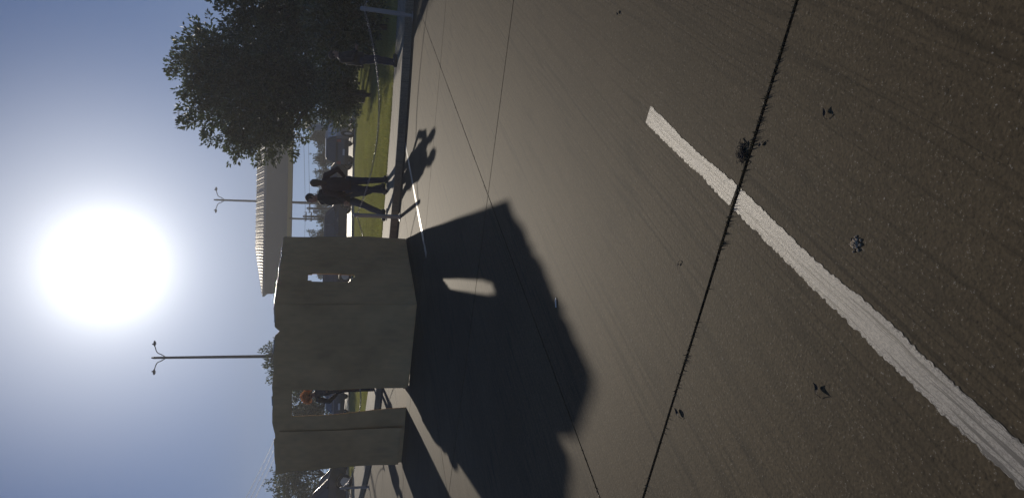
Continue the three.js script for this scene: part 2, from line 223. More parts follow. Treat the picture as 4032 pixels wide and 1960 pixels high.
// ---------- posts and chains ----------
const galv = std([0.30, 0.30, 0.30], 0.45, 0.6), chainMat = std([0.35, 0.34, 0.33], 0.4, 0.8), darkMetal = std([0.06, 0.06, 0.06], 0.5, 0.4);
const postAt = [[8.0, -11.95], [4.33, -14.23], [0.63, -16.10], [-2.9, -19.4], [-5.7, -22.75], [-8.15, -26.0], [-10.1, -30.0]];
const postLabels = ['grey chain post rightmost beyond the child in dark clothes', 'grey tilted chain post near the right child at the street edge', 'dark chain post left of the walking adult beside the playhouse', 'chain post hidden behind the left wall of the playhouse', 'chain post seen behind the playhouse door', 'chain post on the kerb left of the playhouse', 'far chain post left of the playhouse near the van'];
const postTop = [];
postAt.forEach(([x, z], i) => {
  if (i === 0 || i === 6) { postTop.push(V(x, 0.93, z)); if (i === 0) return; }
  const t = thing('chain_post', postLabels[i], 'post', [x, 0, z], 0, 'chain posts along the kerb'); const tilt = i === 1 ? 0.05 : 0.01 * (i % 3 - 1);
  if (i && i < 6) postTop.push(V(x + tilt * 0.9, 0.90, z));
  part('pipe', cyl(0.042, 0.042, V(0, 0, 0), V(tilt, 0.93, 0), 16), galv, t);
  part('cap', new THREE.SphereGeometry(0.044, 14, 7, 0, 6.283, 0, 1.571).translate(tilt, 0.93, 0), galv, t);
  part('base_plate', [box(0.16, 0.012, 0.16, 0, 0.008, 0, 0.5), ...[[1, 1], [1, -1], [-1, 1], [-1, -1]].map(([a, b]) => cyl(0.01, 0.01, V(a * 0.05, 0.014, b * 0.05), V(a * 0.05, 0.03, b * 0.05), 6))], galv, t);
  part('ring', new THREE.TorusGeometry(0.05, 0.007, 6, 16).rotateX(1.57).translate(tilt * 0.97, 0.89, 0), chainMat, t);
});
const chainLabels = ['steel chain from the right post out of the frame', 'steel chain sagging in front of the two adults', 'steel chain running behind the playhouse right wall', 'steel chain crossing behind the playhouse', 'steel chain seen low through the playhouse door', 'far steel chain left of the playhouse'];
const link = new THREE.TorusGeometry(0.018, 0.0045, 5, 10).scale(1.55, 1, 1);
for (let i = 0; i < 6; i++) {
  const a = postTop[i], b = postTop[i + 1], L = a.distanceTo(b), sag = 0.36, n = Math.min(110, Math.round(L / 0.044)), gs = [], q = new THREE.Quaternion(), P = u => a.clone().lerp(b, u).add(V(0, -sag * 4 * u * (1 - u), 0));
  for (let k = 0; k < n; k++) { const p = P((k + 0.5) / n), d = P((k + 0.6) / n).sub(P((k + 0.4) / n)).normalize(); const g = link.clone(); g.rotateX(k % 2 ? 0.8 : -0.77); q.setFromUnitVectors(V(1, 0, 0), d); g.applyQuaternion(q); g.translate(p.x, p.y, p.z); gs.push(g); }
  tag(part('chain', gs, chainMat), chainLabels[i], 'chain', 'chains between the posts');
}
// ---------- people ----------
const cap = (p, a, b, ra, rb) => { const bx = b.x - a.x, by = b.y - a.y, bz = b.z - a.z, px = p[0] - a.x, py = p[1] - a.y, pz = p[2] - a.z; const t = Math.max(0, Math.min(1, (px * bx + py * by + pz * bz) / (bx * bx + by * by + bz * bz + 1e-9))); return Math.hypot(px - bx * t, py - by * t, pz - bz * t) - (ra + (rb - ra) * t); };
const ell = (p, c, rx, ry, rz) => { const x = (p[0] - c.x) / rx, y = (p[1] - c.y) / ry, z = (p[2] - c.z) / rz, k = Math.hypot(x, y, z); return (k - 1) * Math.min(rx, ry, rz); };
const smin = (a, b, k) => { const h = Math.max(k - Math.abs(a - b), 0) / k; return Math.min(a, b) - h * h * k * 0.25; };
function surface(f, lo, hi, c) {   // surface nets over a box
  const nx = Math.ceil((hi[0] - lo[0]) / c) + 1, ny = Math.ceil((hi[1] - lo[1]) / c) + 1, nz = Math.ceil((hi[2] - lo[2]) / c) + 1, F = new Float32Array(nx * ny * nz), id = new Int32Array(nx * ny * nz).fill(-1), pos = [], idx = [], p = [0, 0, 0];
  const I = (i, j, k) => i + nx * (j + ny * k);
  for (let k = 0; k < nz; k++) for (let j = 0; j < ny; j++) for (let i = 0; i < nx; i++) { p[0] = lo[0] + i * c; p[1] = lo[1] + j * c; p[2] = lo[2] + k * c; F[I(i, j, k)] = f(p); }
  const E = [[0, 0, 0, 1, 0, 0], [0, 1, 0, 1, 1, 0], [0, 0, 1, 1, 0, 1], [0, 1, 1, 1, 1, 1], [0, 0, 0, 0, 1, 0], [1, 0, 0, 1, 1, 0], [0, 0, 1, 0, 1, 1], [1, 0, 1, 1, 1, 1], [0, 0, 0, 0, 0, 1], [1, 0, 0, 1, 0, 1], [0, 1, 0, 0, 1, 1], [1, 1, 0, 1, 1, 1]];
  for (let k = 0; k < nz - 1; k++) for (let j = 0; j < ny - 1; j++) for (let i = 0; i < nx - 1; i++) { let n = 0, x = 0, y = 0, z = 0; for (const e of E) { const a = F[I(i + e[0], j + e[1], k + e[2])], b = F[I(i + e[3], j + e[4], k + e[5])]; if ((a < 0) !== (b < 0)) { const t = a / (a - b); x += e[0] + (e[3] - e[0]) * t; y += e[1] + (e[4] - e[1]) * t; z += e[2] + (e[5] - e[2]) * t; n++; } } if (n) { id[I(i, j, k)] = pos.length / 3; pos.push(lo[0] + (i + x / n) * c, lo[1] + (j + y / n) * c, lo[2] + (k + z / n) * c); } }
  for (let k = 1; k < nz - 1; k++) for (let j = 1; j < ny - 1; j++) for (let i = 1; i < nx - 1; i++) { const a = F[I(i, j, k)]; const q = (A, B, C, D, fl) => { if (A < 0 || B < 0 || C < 0 || D < 0) return; fl ? idx.push(A, B, C, A, C, D) : idx.push(A, C, B, A, D, C); };
    let b = F[I(i + 1, j, k)]; if ((a < 0) !== (b < 0)) q(id[I(i, j - 1, k - 1)], id[I(i, j, k - 1)], id[I(i, j, k)], id[I(i, j - 1, k)], a < 0);
    b = F[I(i, j + 1, k)]; if ((a < 0) !== (b < 0)) q(id[I(i - 1, j, k - 1)], id[I(i - 1, j, k)], id[I(i, j, k)], id[I(i, j, k - 1)], a < 0);
    b = F[I(i, j, k + 1)]; if ((a < 0) !== (b < 0)) q(id[I(i - 1, j - 1, k)], id[I(i, j - 1, k)], id[I(i, j, k)], id[I(i - 1, j, k)], a < 0); }
  return geom(pos, idx);
}
function bounds(pts, m) { const lo = [1e9, 1e9, 1e9], hi = [-1e9, -1e9, -1e9]; for (const q of pts) [q.x, q.y, q.z].forEach((v, i) => { lo[i] = Math.min(lo[i], v - m); hi[i] = Math.max(hi[i], v + m); }); return [lo, hi]; }
// pose in metres for a 1.75 m figure facing +z; scale makes it taller or shorter
function person(label, at, turn, k, J, mats, opt = {}) {
  const t = thing('person', label, 'person', at, turn); t.scale.setScalar(k);
  const { pelvis, chest, neck, head } = J, hd = J.headTurn ?? 0, S = J.sh, El = J.el, Wr = J.wr, Hp = J.hip, Kn = J.kn, An = J.an, To = J.toe;
  const hx = p => { const c = Math.cos(hd), s = Math.sin(hd), x = p[0] - head.x, z = p[2] - head.z; return [x * c - z * s, p[1] - head.y, x * s + z * c]; };
  const O = V(0, 0, 0);
  const headF = p0 => { const p = hx(p0); let d = ell(p, V(0, 0.025, -0.008), 0.076, 0.098, 0.096); d = smin(d, ell(p, V(0, -0.055, 0.03), 0.055, 0.062, 0.062), 0.04); d = smin(d, cap(p, V(0, 0.012, 0.088), V(0, -0.025, 0.108), 0.009, 0.014), 0.012); d = smin(d, ell(p, V(0, -0.108, 0.072), 0.02, 0.014, 0.016), 0.02); for (const s of [-1, 1]) { d = smin(d, ell(p, V(s * 0.078, -0.01, -0.005), 0.01, 0.032, 0.02), 0.008); d = Math.max(d, -(ell(p, V(s * 0.032, 0.01, 0.098), 0.017, 0.011, 0.012))); d = smin(d, ell(p, V(s * 0.032, 0.008, 0.082), 0.014, 0.011, 0.011), 0.003); } d = smin(d, cap(p, V(-0.02, -0.06, 0.087), V(0.02, -0.06, 0.087), 0.007, 0.007), 0.008); return d; };
  const bodyF = p => { let d = cap(p, pelvis, chest, 0.12, 0.125); d = smin(d, cap(p, chest, neck, 0.12, 0.06), 0.06); d = smin(d, cap(p, neck, head, 0.055, 0.05), 0.03); for (const i of [0, 1]) { d = smin(d, cap(p, neck, S[i], 0.055, 0.055), 0.05); d = smin(d, cap(p, S[i], El[i], 0.05, 0.038), 0.03); d = smin(d, cap(p, El[i], Wr[i], 0.038, 0.025), 0.02); d = smin(d, cap(p, pelvis, Hp[i], 0.1, 0.09), 0.05); d = smin(d, cap(p, Hp[i], Kn[i], 0.082, 0.055), 0.04); d = smin(d, cap(p, Kn[i], An[i], 0.053, 0.036), 0.03); d = smin(d, cap(p, An[i], To[i], 0.036, 0.028), 0.02); } return smin(d, ell(p, head, 0.07, 0.09, 0.09), 0.03); };
  const handGeo = i => { const dir = Wr[i].clone().sub(El[i]).normalize(), s = i ? 1 : -1; const side = V(0, 0, 1).cross(dir).lengthSq() > 0.05 ? V(0, 0, 1).addScaledVector(dir, -dir.z).normalize() : V(1, 0, 0); const nrm = dir.clone().cross(side).multiplyScalar(s); const base = Wr[i]; const at3 = (a, b, c) => base.clone().addScaledVector(dir, a).addScaledVector(side, b).addScaledVector(nrm, c); const f = []; [[-0.032, 0.062], [-0.011, 0.074], [0.011, 0.080], [0.032, 0.07]].forEach(([b, l], n) => { f.push([at3(0.085, b, 0), at3(0.085 + l * 0.5, b * 1.15, 0.012), 0.0088, 0.008]); f.push([at3(0.085 + l * 0.5, b * 1.15, 0.012), at3(0.085 + l * 0.9, b * 1.2, 0.036), 0.008, 0.0068]); }); f.push([at3(0.03, 0.03, 0), at3(0.065, 0.062, 0.012), 0.012, 0.0095]); f.push([at3(0.065, 0.062, 0.012), at3(0.093, 0.07, 0.026), 0.0095, 0.008]); const F = p => { let d = cap(p, base, at3(0.03, 0, 0), 0.026, 0.026); for (const b of [-0.026, -0.009, 0.009, 0.026]) d = smin(d, cap(p, at3(0.02, b * 0.6, 0), at3(0.085, b, 0), 0.014, 0.0125), 0.012); for (const q of f) d = smin(d, cap(p, q[0], q[1], q[2], q[3]), 0.004); return d; }; const b = bounds([base, ...f.map(q => q[1])], 0.04); return surface(F, b[0], b[1], 0.005); };
  const all = [pelvis, chest, neck, head, ...S, ...El, ...Wr, ...Hp, ...Kn, ...An, ...To];
  let [lo, hi] = bounds(all, 0.16); lo[1] = -0.03;
  const hb = bounds([head], 0.15);
  part('body', [surface(bodyF, lo, hi, 0.016), surface(headF, hb[0], hb[1], 0.005), handGeo(0), handGeo(1)], mats.skin, t);
  // clothes: fuller than the body, cut at hem, cuffs and neckline
  const fold = p => 0.012 * perlin.noise(p[0] * 9, p[1] * 7, p[2] * 9) + 0.006 * perlin.noise(p[0] * 22, p[1] * 16, p[2] * 22);
  const ex = opt.bulk ?? 0, hem = opt.hem ?? 0.86;
  const coatF = p => { let d = cap(p, V(pelvis.x, pelvis.y - 0.06, pelvis.z), chest, 0.158 + ex, 0.152 + ex); d = smin(d, cap(p, chest, neck, 0.145, 0.075), 0.06); for (const i of [0, 1]) { d = smin(d, cap(p, neck, S[i], 0.068, 0.07), 0.05); d = smin(d, cap(p, S[i], El[i], 0.072 + ex * 0.4, 0.058), 0.03); if (!opt.short) d = smin(d, cap(p, El[i], Wr[i], 0.058, 0.042), 0.02); } if (opt.hood) d = smin(d, ell(p, V(neck.x, neck.y + 0.01, neck.z - 0.07), 0.10, 0.07, 0.06), 0.04); d += fold(p); return Math.max(d, hem - p[1], p[1] - (neck.y + 0.045)); };
  part(opt.top ?? 'jacket', surface(coatF, lo, hi, 0.014), mats.coat, t);
  const cut = opt.cut ?? 0.07;
  const legF = p => { let d = 9; for (const i of [0, 1]) { d = smin(d, cap(p, pelvis, Hp[i], 0.125, 0.11), 0.05); d = smin(d, cap(p, Hp[i], Kn[i], 0.10, 0.075), 0.04); d = smin(d, cap(p, Kn[i], An[i], 0.074, 0.062), 0.03); } d += fold(p) * 0.9; return Math.max(d, cut - p[1], p[1] - (hem + 0.12)); };
  part(opt.bottom ?? 'trousers', surface(legF, lo, hi, 0.014), mats.legs, t);
  for (const i of [0, 1]) { const a = An[i], b = To[i], heel = a.clone().sub(V(b.x - a.x, 0, b.z - a.z).multiplyScalar(0.35)); const low = Math.min(a.y, b.y); heel.y = a.y - 0.045; const f = p => { let d = cap(p, heel, b, 0.042, 0.045); d = smin(d, cap(p, V(a.x, a.y + 0.01, a.z), heel, 0.048, 0.045), 0.03); return Math.max(d, -p[1] + 0.0); }; const q = bounds([heel, b, a], 0.08); part('shoe', surface(f, q[0], q[1], 0.009), mats.shoe, t); }
  if (opt.hat) { const f = p0 => { const p = hx(p0); let d = ell(p, V(0, 0.045, -0.01), 0.092, 0.095, 0.108); d = smin(d, ell(p, V(0, 0.05, 0.12), 0.07, 0.012, 0.07), 0.02); return Math.max(d, 0.03 - p[1]); }; part('hat', surface(f, hb[0].map(v => v - 0.06), hb[1].map(v => v + 0.06), 0.008), mats.hair, t); }
  const hairF = p0 => { const p = hx(p0); let d = ell(p, V(0, 0.035, -0.018), 0.09, 0.103, 0.106) + 0.008 * perlin.noise(p[0] * 40, p[1] * 40, p[2] * 40); if (opt.longHair) d = smin(d, cap(p, V(0, -0.02, -0.06), V(0, -0.2, -0.08), 0.075, 0.05), 0.04); return Math.max(d, (p[2] - 0.045) - Math.max(0, p[1] - 0.055) * 3, -p[1] - (opt.longHair ? 0.25 : 0.075)); };
  part('hair', surface(hairF, hb[0].map((v, i) => v - (i === 1 ? 0.2 : 0.03)), hb[1].map(v => v + 0.03), 0.008), mats.hair, t);
  if (opt.curls) { const r = rng(opt.curls), gs = []; for (let n = 0; n < 420; n++) { const th = r() * 6.283, c = r() * 1.5 - 0.5, sn = Math.sqrt(Math.max(0, 1 - c * c)), o = V(Math.cos(th) * sn * 0.092, c * 0.105 + 0.03, Math.sin(th) * sn * 0.105 - 0.02); if (o.z > 0.05 && o.y < 0.07) continue; const dir = o.clone().setLength(0.07 + 0.05 * r()), a = V(r() - 0.5, r() - 0.5, r() - 0.5).setLength(0.02), b = V(r() - 0.5, r() - 0.5, r() - 0.5).setLength(0.02); gs.push(tube([o, o.clone().addScaledVector(dir, 0.4).add(a), o.clone().addScaledVector(dir, 0.75).add(b), o.clone().add(dir)], 0.0055, 6, 4)); } const g = merge(gs); g.rotateY(hd).translate(head.x, head.y, head.z); part('curls', g, mats.curl, t); }
  return t;
}
const stand = () => ({ pelvis: V(0, 0.95, 0), chest: V(0, 1.24, 0), neck: V(0, 1.46, -0.01), head: V(0, 1.625, 0.015), sh: [V(-0.18, 1.40, 0), V(0.18, 1.40, 0)], el: [V(-0.24, 1.12, -0.03), V(0.24, 1.12, -0.03)], wr: [V(-0.25, 0.87, 0.06), V(0.25, 0.87, 0.06)], hip: [V(-0.09, 0.90, 0), V(0.09, 0.90, 0)], kn: [V(-0.10, 0.49, 0.02), V(0.10, 0.49, 0.02)], an: [V(-0.11, 0.085, -0.02), V(0.11, 0.085, -0.02)], toe: [V(-0.14, 0.045, 0.13), V(0.14, 0.045, 0.13)] });
const skin = std([0.30, 0.19, 0.14], 0.55), skin2 = std([0.35, 0.21, 0.15], 0.55);
const cloth = (a) => phys(a, 0.9, { sheen: 1, sheenRoughness: 0.45, sheenColor: new THREE.Color().setRGB(0.5, 0.45, 0.38) });
const cNavy = cloth([0.035, 0.038, 0.055]), cBlack = cloth([0.03, 0.028, 0.028]), cMaroon = cloth([0.05, 0.032, 0.03]), cJean = cloth([0.045, 0.055, 0.08]), cGrey = cloth([0.075, 0.066, 0.055]), cShoe = std([0.05, 0.045, 0.04], 0.6);
const hairDark = std([0.025, 0.018, 0.013], 0.6), hairBrown = std([0.06, 0.04, 0.025], 0.6);
{
  const J = stand();   // striding towards the left of the upright view, seen side-on from behind
  J.kn = [V(-0.08, 0.51, 0.16), V(0.09, 0.49, -0.06)]; J.an = [V(-0.09, 0.10, 0.36), V(0.09, 0.11, -0.22)]; J.toe = [V(-0.10, 0.05, 0.51), V(0.10, 0.045, -0.06)]; J.pelvis.z = 0.02; J.chest.z = 0.05; J.neck.z = 0.05; J.head.z = 0.09; for (const i of [0, 1]) { J.sh[i].z = 0.04; }
  J.el = [V(-0.22, 1.12, -0.06), V(0.22, 1.12, 0.08)]; J.wr = [V(-0.20, 0.92, 0.06), V(0.2, 0.93, 0.24)];
  person('adult in dark jacket striding along the sidewalk, nearest the playhouse', [1.17, 0.15, -18.35], -62 * D2R, 1.06, J, { skin, coat: cBlack, legs: cJean, shoe: cShoe, hair: hairDark }, { hem: 0.80, bulk: 0.012 });
  const K = stand();
  K.el = [V(-0.36, 1.16, -0.05), V(0.25, 1.12, -0.02)]; K.wr = [V(-0.19, 1.00, 0.06), V(0.22, 0.90, 0.12)]; K.headTurn = 0.4; K.an[0].x = -0.14; K.toe[0].x = -0.19; K.an[1].x = 0.12;
  person('adult in maroon top with hand on hip beside the striding adult', [1.42, 0.15, -18.0], 168 * D2R, 1.0, K, { skin: skin2, coat: cMaroon, legs: cNavy, shoe: cShoe, hair: hairBrown }, { hem: 0.84, longHair: true });
  const C = stand();
  C.head.z = 0.06; C.neck.z = 0.03; C.chest.z = 0.01; C.el = [V(-0.24, 1.14, 0.02), V(0.24, 1.14, 0.02)]; C.wr = [V(-0.12, 1.06, 0.24), V(0.12, 1.06, 0.24)];
  person('child in dark clothes and a cap standing by the chain near the tree', [3.86, 0.15, -15.95], 60 * D2R, 0.79, C, { skin, coat: cBlack, legs: cNavy, shoe: cGrey, hair: cBlack }, { hat: true, bulk: 0.02 });
  const H = stand(); H.chest.x = 0.10; H.neck.x = 0.20; H.head.x = 0.27; for (const i of [0, 1]) { H.sh[i].x += 0.18; }H.el = [V(-0.12, 1.13, 0.02), V(0.42, 1.13, 0.02)]; H.wr = [V(-0.06, 0.98, 0.2), V(0.30, 0.95, 0.2)];
  person('person with curly orange hair standing behind the playhouse door', [-3.92, 0.15, -21.7], 172 * D2R, 1.08, H, { skin, coat: cGrey, legs: cBlack, shoe: cShoe, hair: std([0.10, 0.05, 0.025], 0.6), curl: phys([0.80, 0.46, 0.18], 0.8, { transmission: 0.5, thickness: 0 }) }, { curls: 5 });
  const G = stand(); G.headTurn = -0.5;
  const I = stand(); I.el = [V(-0.22, 1.15, 0.06), V(0.22, 1.12, 0.05)];
  person('person inside the playhouse just right of its door, casting the shadow in the lit gap', [-2.60, 0, -14.75], 100 * D2R, 0.97, I, { skin, coat: cBlack, legs: cNavy, shoe: cShoe, hair: hairDark });
  person('person in grey top and dark cap half hidden behind the left door jamb', [-5.05, 0.15, -21.9], 150 * D2R, 1.08, G, { skin: skin2, coat: cGrey, legs: cNavy, shoe: cShoe, hair: cBlack }, { hat: true, bulk: 0.02 });
}
// ---------- vehicles ----------
const glassDark = phys([0.03, 0.035, 0.04], 0.05, { clearcoat: 1 }), tyreMat = std([0.02, 0.02, 0.02], 0.85), rimMat = std([0.45, 0.45, 0.46], 0.3, 0.9), lampMat = phys([0.7, 0.7, 0.7], 0.1, { clearcoat: 1 }), tailMat = phys([0.25, 0.01, 0.01], 0.15, { clearcoat: 1 }), chrome = std([0.7, 0.7, 0.7], 0.15, 1), trim = std([0.03, 0.03, 0.03], 0.6);
const SHAPES = {
  suv: { L: 4.7, W: 1.88, belt: 1.02, top: 1.74, wb: 2.75, r: 0.37, body: [[-2.32, 0.32], [-2.35, 0.62], [-2.28, 0.98], [-2.22, 1.05], [-2.02, 1.62], [-1.85, 1.72], [-0.6, 1.75], [0.45, 1.70], [0.70, 1.60], [1.30, 1.09], [2.05, 0.98], [2.28, 0.86], [2.36, 0.60], [2.33, 0.32]], win: [[[-1.95, 1.08], [-1.80, 1.58], [-1.15, 1.62], [-1.10, 1.06]], [[-1.02, 1.06], [-1.05, 1.62], [-0.18, 1.63], [-0.14, 1.05]], [[-0.06, 1.05], [-0.10, 1.63], [0.42, 1.58], [0.98, 1.08]]], wind: [[0.62, 1.62], [1.22, 1.12]], rear: [[-2.20, 1.10], [-2.03, 1.58]] },
  sedan: { L: 4.6, W: 1.80, belt: 0.92, top: 1.44, wb: 2.7, r: 0.33, body: [[-2.28, 0.30], [-2.32, 0.60], [-2.22, 0.93], [-1.55, 0.98], [-0.95, 1.38], [-0.5, 1.45], [0.25, 1.43], [0.50, 1.36], [1.15, 0.97], [2.0, 0.84], [2.25, 0.72], [2.30, 0.50], [2.26, 0.30]], win: [[[-1.28, 1.0], [-0.82, 1.32], [-0.32, 1.36], [-0.32, 0.97]], [[-0.24, 0.97], [-0.24, 1.36], [0.28, 1.33], [0.86, 0.97]]], wind: [[0.46, 1.36], [1.08, 1.0]], rear: [[-1.50, 1.0], [-1.0, 1.34]] },
  van: { L: 5.1, W: 1.98, belt: 1.12, top: 2.05, wb: 3.1, r: 0.36, body: [[-2.52, 0.32], [-2.55, 0.7], [-2.50, 1.12], [-2.42, 1.92], [-2.28, 2.03], [-0.8, 2.06], [0.85, 2.02], [1.10, 1.90], [1.72, 1.22], [2.30, 1.05], [2.50, 0.88], [2.56, 0.6], [2.52, 0.32]], win: [[[-2.25, 1.18], [-2.18, 1.84], [-1.05, 1.90], [-1.03, 1.15]], [[-0.95, 1.15], [-0.97, 1.90], [0.12, 1.90], [0.12, 1.15]], [[0.2, 1.15], [0.2, 1.90], [0.85, 1.85], [1.35, 1.18]]], wind: [[1.04, 1.90], [1.66, 1.26]], rear: [[-2.49, 1.2], [-2.41, 1.84]] },
};
function vehicle(kind, label, cat, at, turn, paintRGB) {
  const s = SHAPES[kind], t = thing(kind === 'van' ? 'parked_van' : 'parked_car', label, cat, at, turn, 'vehicles parked beyond the lawn'), paint = phys(paintRGB, 0.28, { clearcoat: 0.4, clearcoatRoughness: 0.05, metalness: 0.2 });
  const hw = s.W / 2, half = y => hw - 0.03 - (y > s.belt ? (y - s.belt) * 0.30 : (s.belt - y) * 0.03);
  const sh = new THREE.Shape(), xa = -s.wb / 2, xb = s.wb / 2, R = s.r + 0.06;
  const pts = s.body; sh.moveTo(pts[0][0], pts[0][1]);
  const cv = new THREE.CatmullRomCurve3(pts.map(p => V(p[0], p[1], 0)), false, 'centripetal'); cv.getPoints(60).forEach(p => sh.lineTo(p.x, p.y));
  for (const x of [xb, xa]) { const y0 = 0.30, a0 = Math.asin(Math.min(1, Math.max(-1, (y0 - s.r) / R))); for (let i = 0; i <= 10; i++) { const a = a0 + (Math.PI - 2 * a0) * i / 10; sh.lineTo(x + R * Math.cos(a), s.r + R * Math.sin(a)); } }
  const g = new THREE.ExtrudeGeometry(sh, { depth: s.W - 0.12, bevelEnabled: true, bevelThickness: 0.06, bevelSize: 0.05, bevelOffset: -0.05, bevelSegments: 3, steps: 1 }); g.translate(0, 0, -(s.W - 0.12) / 2);
  const p = g.attributes.position; for (let i = 0; i < p.count; i++) p.setZ(i, p.getZ(i) * half(p.getY(i)) / hw * (1 - 0.06 * Math.pow(Math.abs(p.getX(i)) / (s.L / 2), 4))); g.computeVertexNormals();
  part('body', g, paint, t);
  for (const sd of [-1, 1]) for (const w of s.win) { const q = w.map(([x, y]) => [x, y, sd * (half(y) * 0.985 + 0.012)]); const pos = []; for (const a of q) pos.push(...a); for (const a of q) pos.push(a[0], a[1], a[2] - sd * 0.03); part('window', geom(pos, [0, 1, 2, 0, 2, 3, 4, 6, 5, 4, 7, 6, 0, 4, 1, 1, 4, 5, 1, 5, 2, 2, 5, 6, 2, 6, 3, 3, 6, 7, 3, 7, 0, 0, 7, 4]).toNonIndexed(), glassDark, t).geometry.computeVertexNormals(); }
  const screen = (name, [[x0, y0], [x1, y1]], d, bulge) => { const pos = [], idx = [], n = V(y0 - y1, x1 - x0, 0).normalize().multiplyScalar(d), N = 10; if (n.y < 0) n.negate(); for (let i = 0; i <= N; i++) { const w = i / N * 2 - 1, b = bulge * (1 - w * w); for (const [x, y] of [[x0, y0], [x1, y1]]) pos.push(x + n.x + b, y + n.y, w * (half(y) - 0.09)); if (i < N) { const q = i * 2; idx.push(q, q + 1, q + 2, q + 1, q + 3, q + 2); } } part(name, geom(pos, idx), glassDark, t); };
  screen('windscreen', s.wind, 0.035, 0.10); screen('rear_window', s.rear.map(([x, y]) => [x - 0.04, y]), 0.015, -0.05);
  for (const x of [xa, xb]) for (const sd of [-1, 1]) { const w = part('wheel', new THREE.TorusGeometry(s.r - 0.085, 0.085, 10, 24).scale(1, 1, 1.25).translate(x, s.r, sd * (hw - 0.13)), tyreMat, t); part('rim', [new THREE.CylinderGeometry(s.r - 0.12, s.r - 0.12, 0.12, 20).rotateX(1.5708).translate(x, s.r, sd * (hw - 0.12)), ...[0, 1, 2, 3, 4].map(k => box(0.05, s.r - 0.12, 0.03, 0, (s.r - 0.12) / 2, 0).rotateZ(k * 1.2566).translate(x, s.r, sd * (hw - 0.055)))], rimMat, w); }
  const fx = s.L / 2 - 0.02;
  for (const sd of [-1, 1]) { part('headlight', box(0.10, 0.13, 0.34, fx - 0.12, s.belt - 0.24, sd * (hw - 0.30), sd * -0.25), lampMat, t); part('taillight', box(0.08, 0.26, 0.18, -fx + 0.04, s.belt - 0.10, sd * (hw - 0.20)), tailMat, t); const m = part('mirror', new THREE.SphereGeometry(0.1, 10, 8).scale(0.7, 0.75, 1.1).translate(s.wind[1][0] - 0.35, s.belt + 0.10, sd * (hw + 0.08)), paint, t); for (const w of s.win.slice(-2)) part('door_handle', box(0.18, 0.03, 0.03, w[0][0] + 0.2, s.belt - 0.10, sd * (half(s.belt) + 0.012)), chrome, t); }
  part('bumper', [box(0.12, 0.2, s.W - 0.3, fx - 0.02, 0.42, 0)], trim, t); part('bumper', [box(0.12, 0.2, s.W - 0.3, -fx + 0.02, 0.42, 0)], trim, t); part('number_plate', box(0.02, 0.12, 0.42, -fx - 0.045, 0.62, 0), lampMat, t);
  part('grille', [0, 1, 2, 3].map(k => box(0.04, 0.025, s.W * 0.45, fx - 0.02, s.belt - 0.30 + k * 0.045, 0)), trim, t);
  return t;
}
const gy = 0.147;
vehicle('suv', 'dark grey car behind the column left of the big tree', 'car', [7.0, gy, -51.0], 62 * D2R, [0.05, 0.05, 0.055]);
vehicle('sedan', 'low dark car behind the head of the maroon adult', 'car', [4.1, gy, -51.5], 182 * D2R, [0.07, 0.065, 0.06]);
vehicle('suv', 'dark blue grey car between the striding adult and the playhouse', 'car', [1.3, gy, -51.0], 12 * D2R, [0.05, 0.052, 0.065]);
vehicle('sedan', 'black car in the shade under the big tree', 'car', [10.0, gy, -47.5], 75 * D2R, [0.02, 0.02, 0.022]);
vehicle('suv', 'teal car beside the column under the big tree', 'car', [8.6, gy, -57.0], 95 * D2R, [0.02, 0.12, 0.14]);
vehicle('suv', 'dark car seen through the window slot of the playhouse', 'car', [-3.4, gy, -50.0], 186 * D2R, [0.04, 0.04, 0.045]);
vehicle('van', 'dark van with a glinting windscreen left of the playhouse', 'van', [-13.75, gy, -39.5], 22 * D2R, [0.04, 0.035, 0.035]);
vehicle('sedan', 'dark car seen through the playhouse door', 'car', [-9.3, gy, -49.0], 80 * D2R, [0.05, 0.05, 0.05]);
vehicle('suv', 'black car behind the van left of the playhouse', 'car', [-15.4, gy, -48.0], 60 * D2R, [0.03, 0.03, 0.032]);

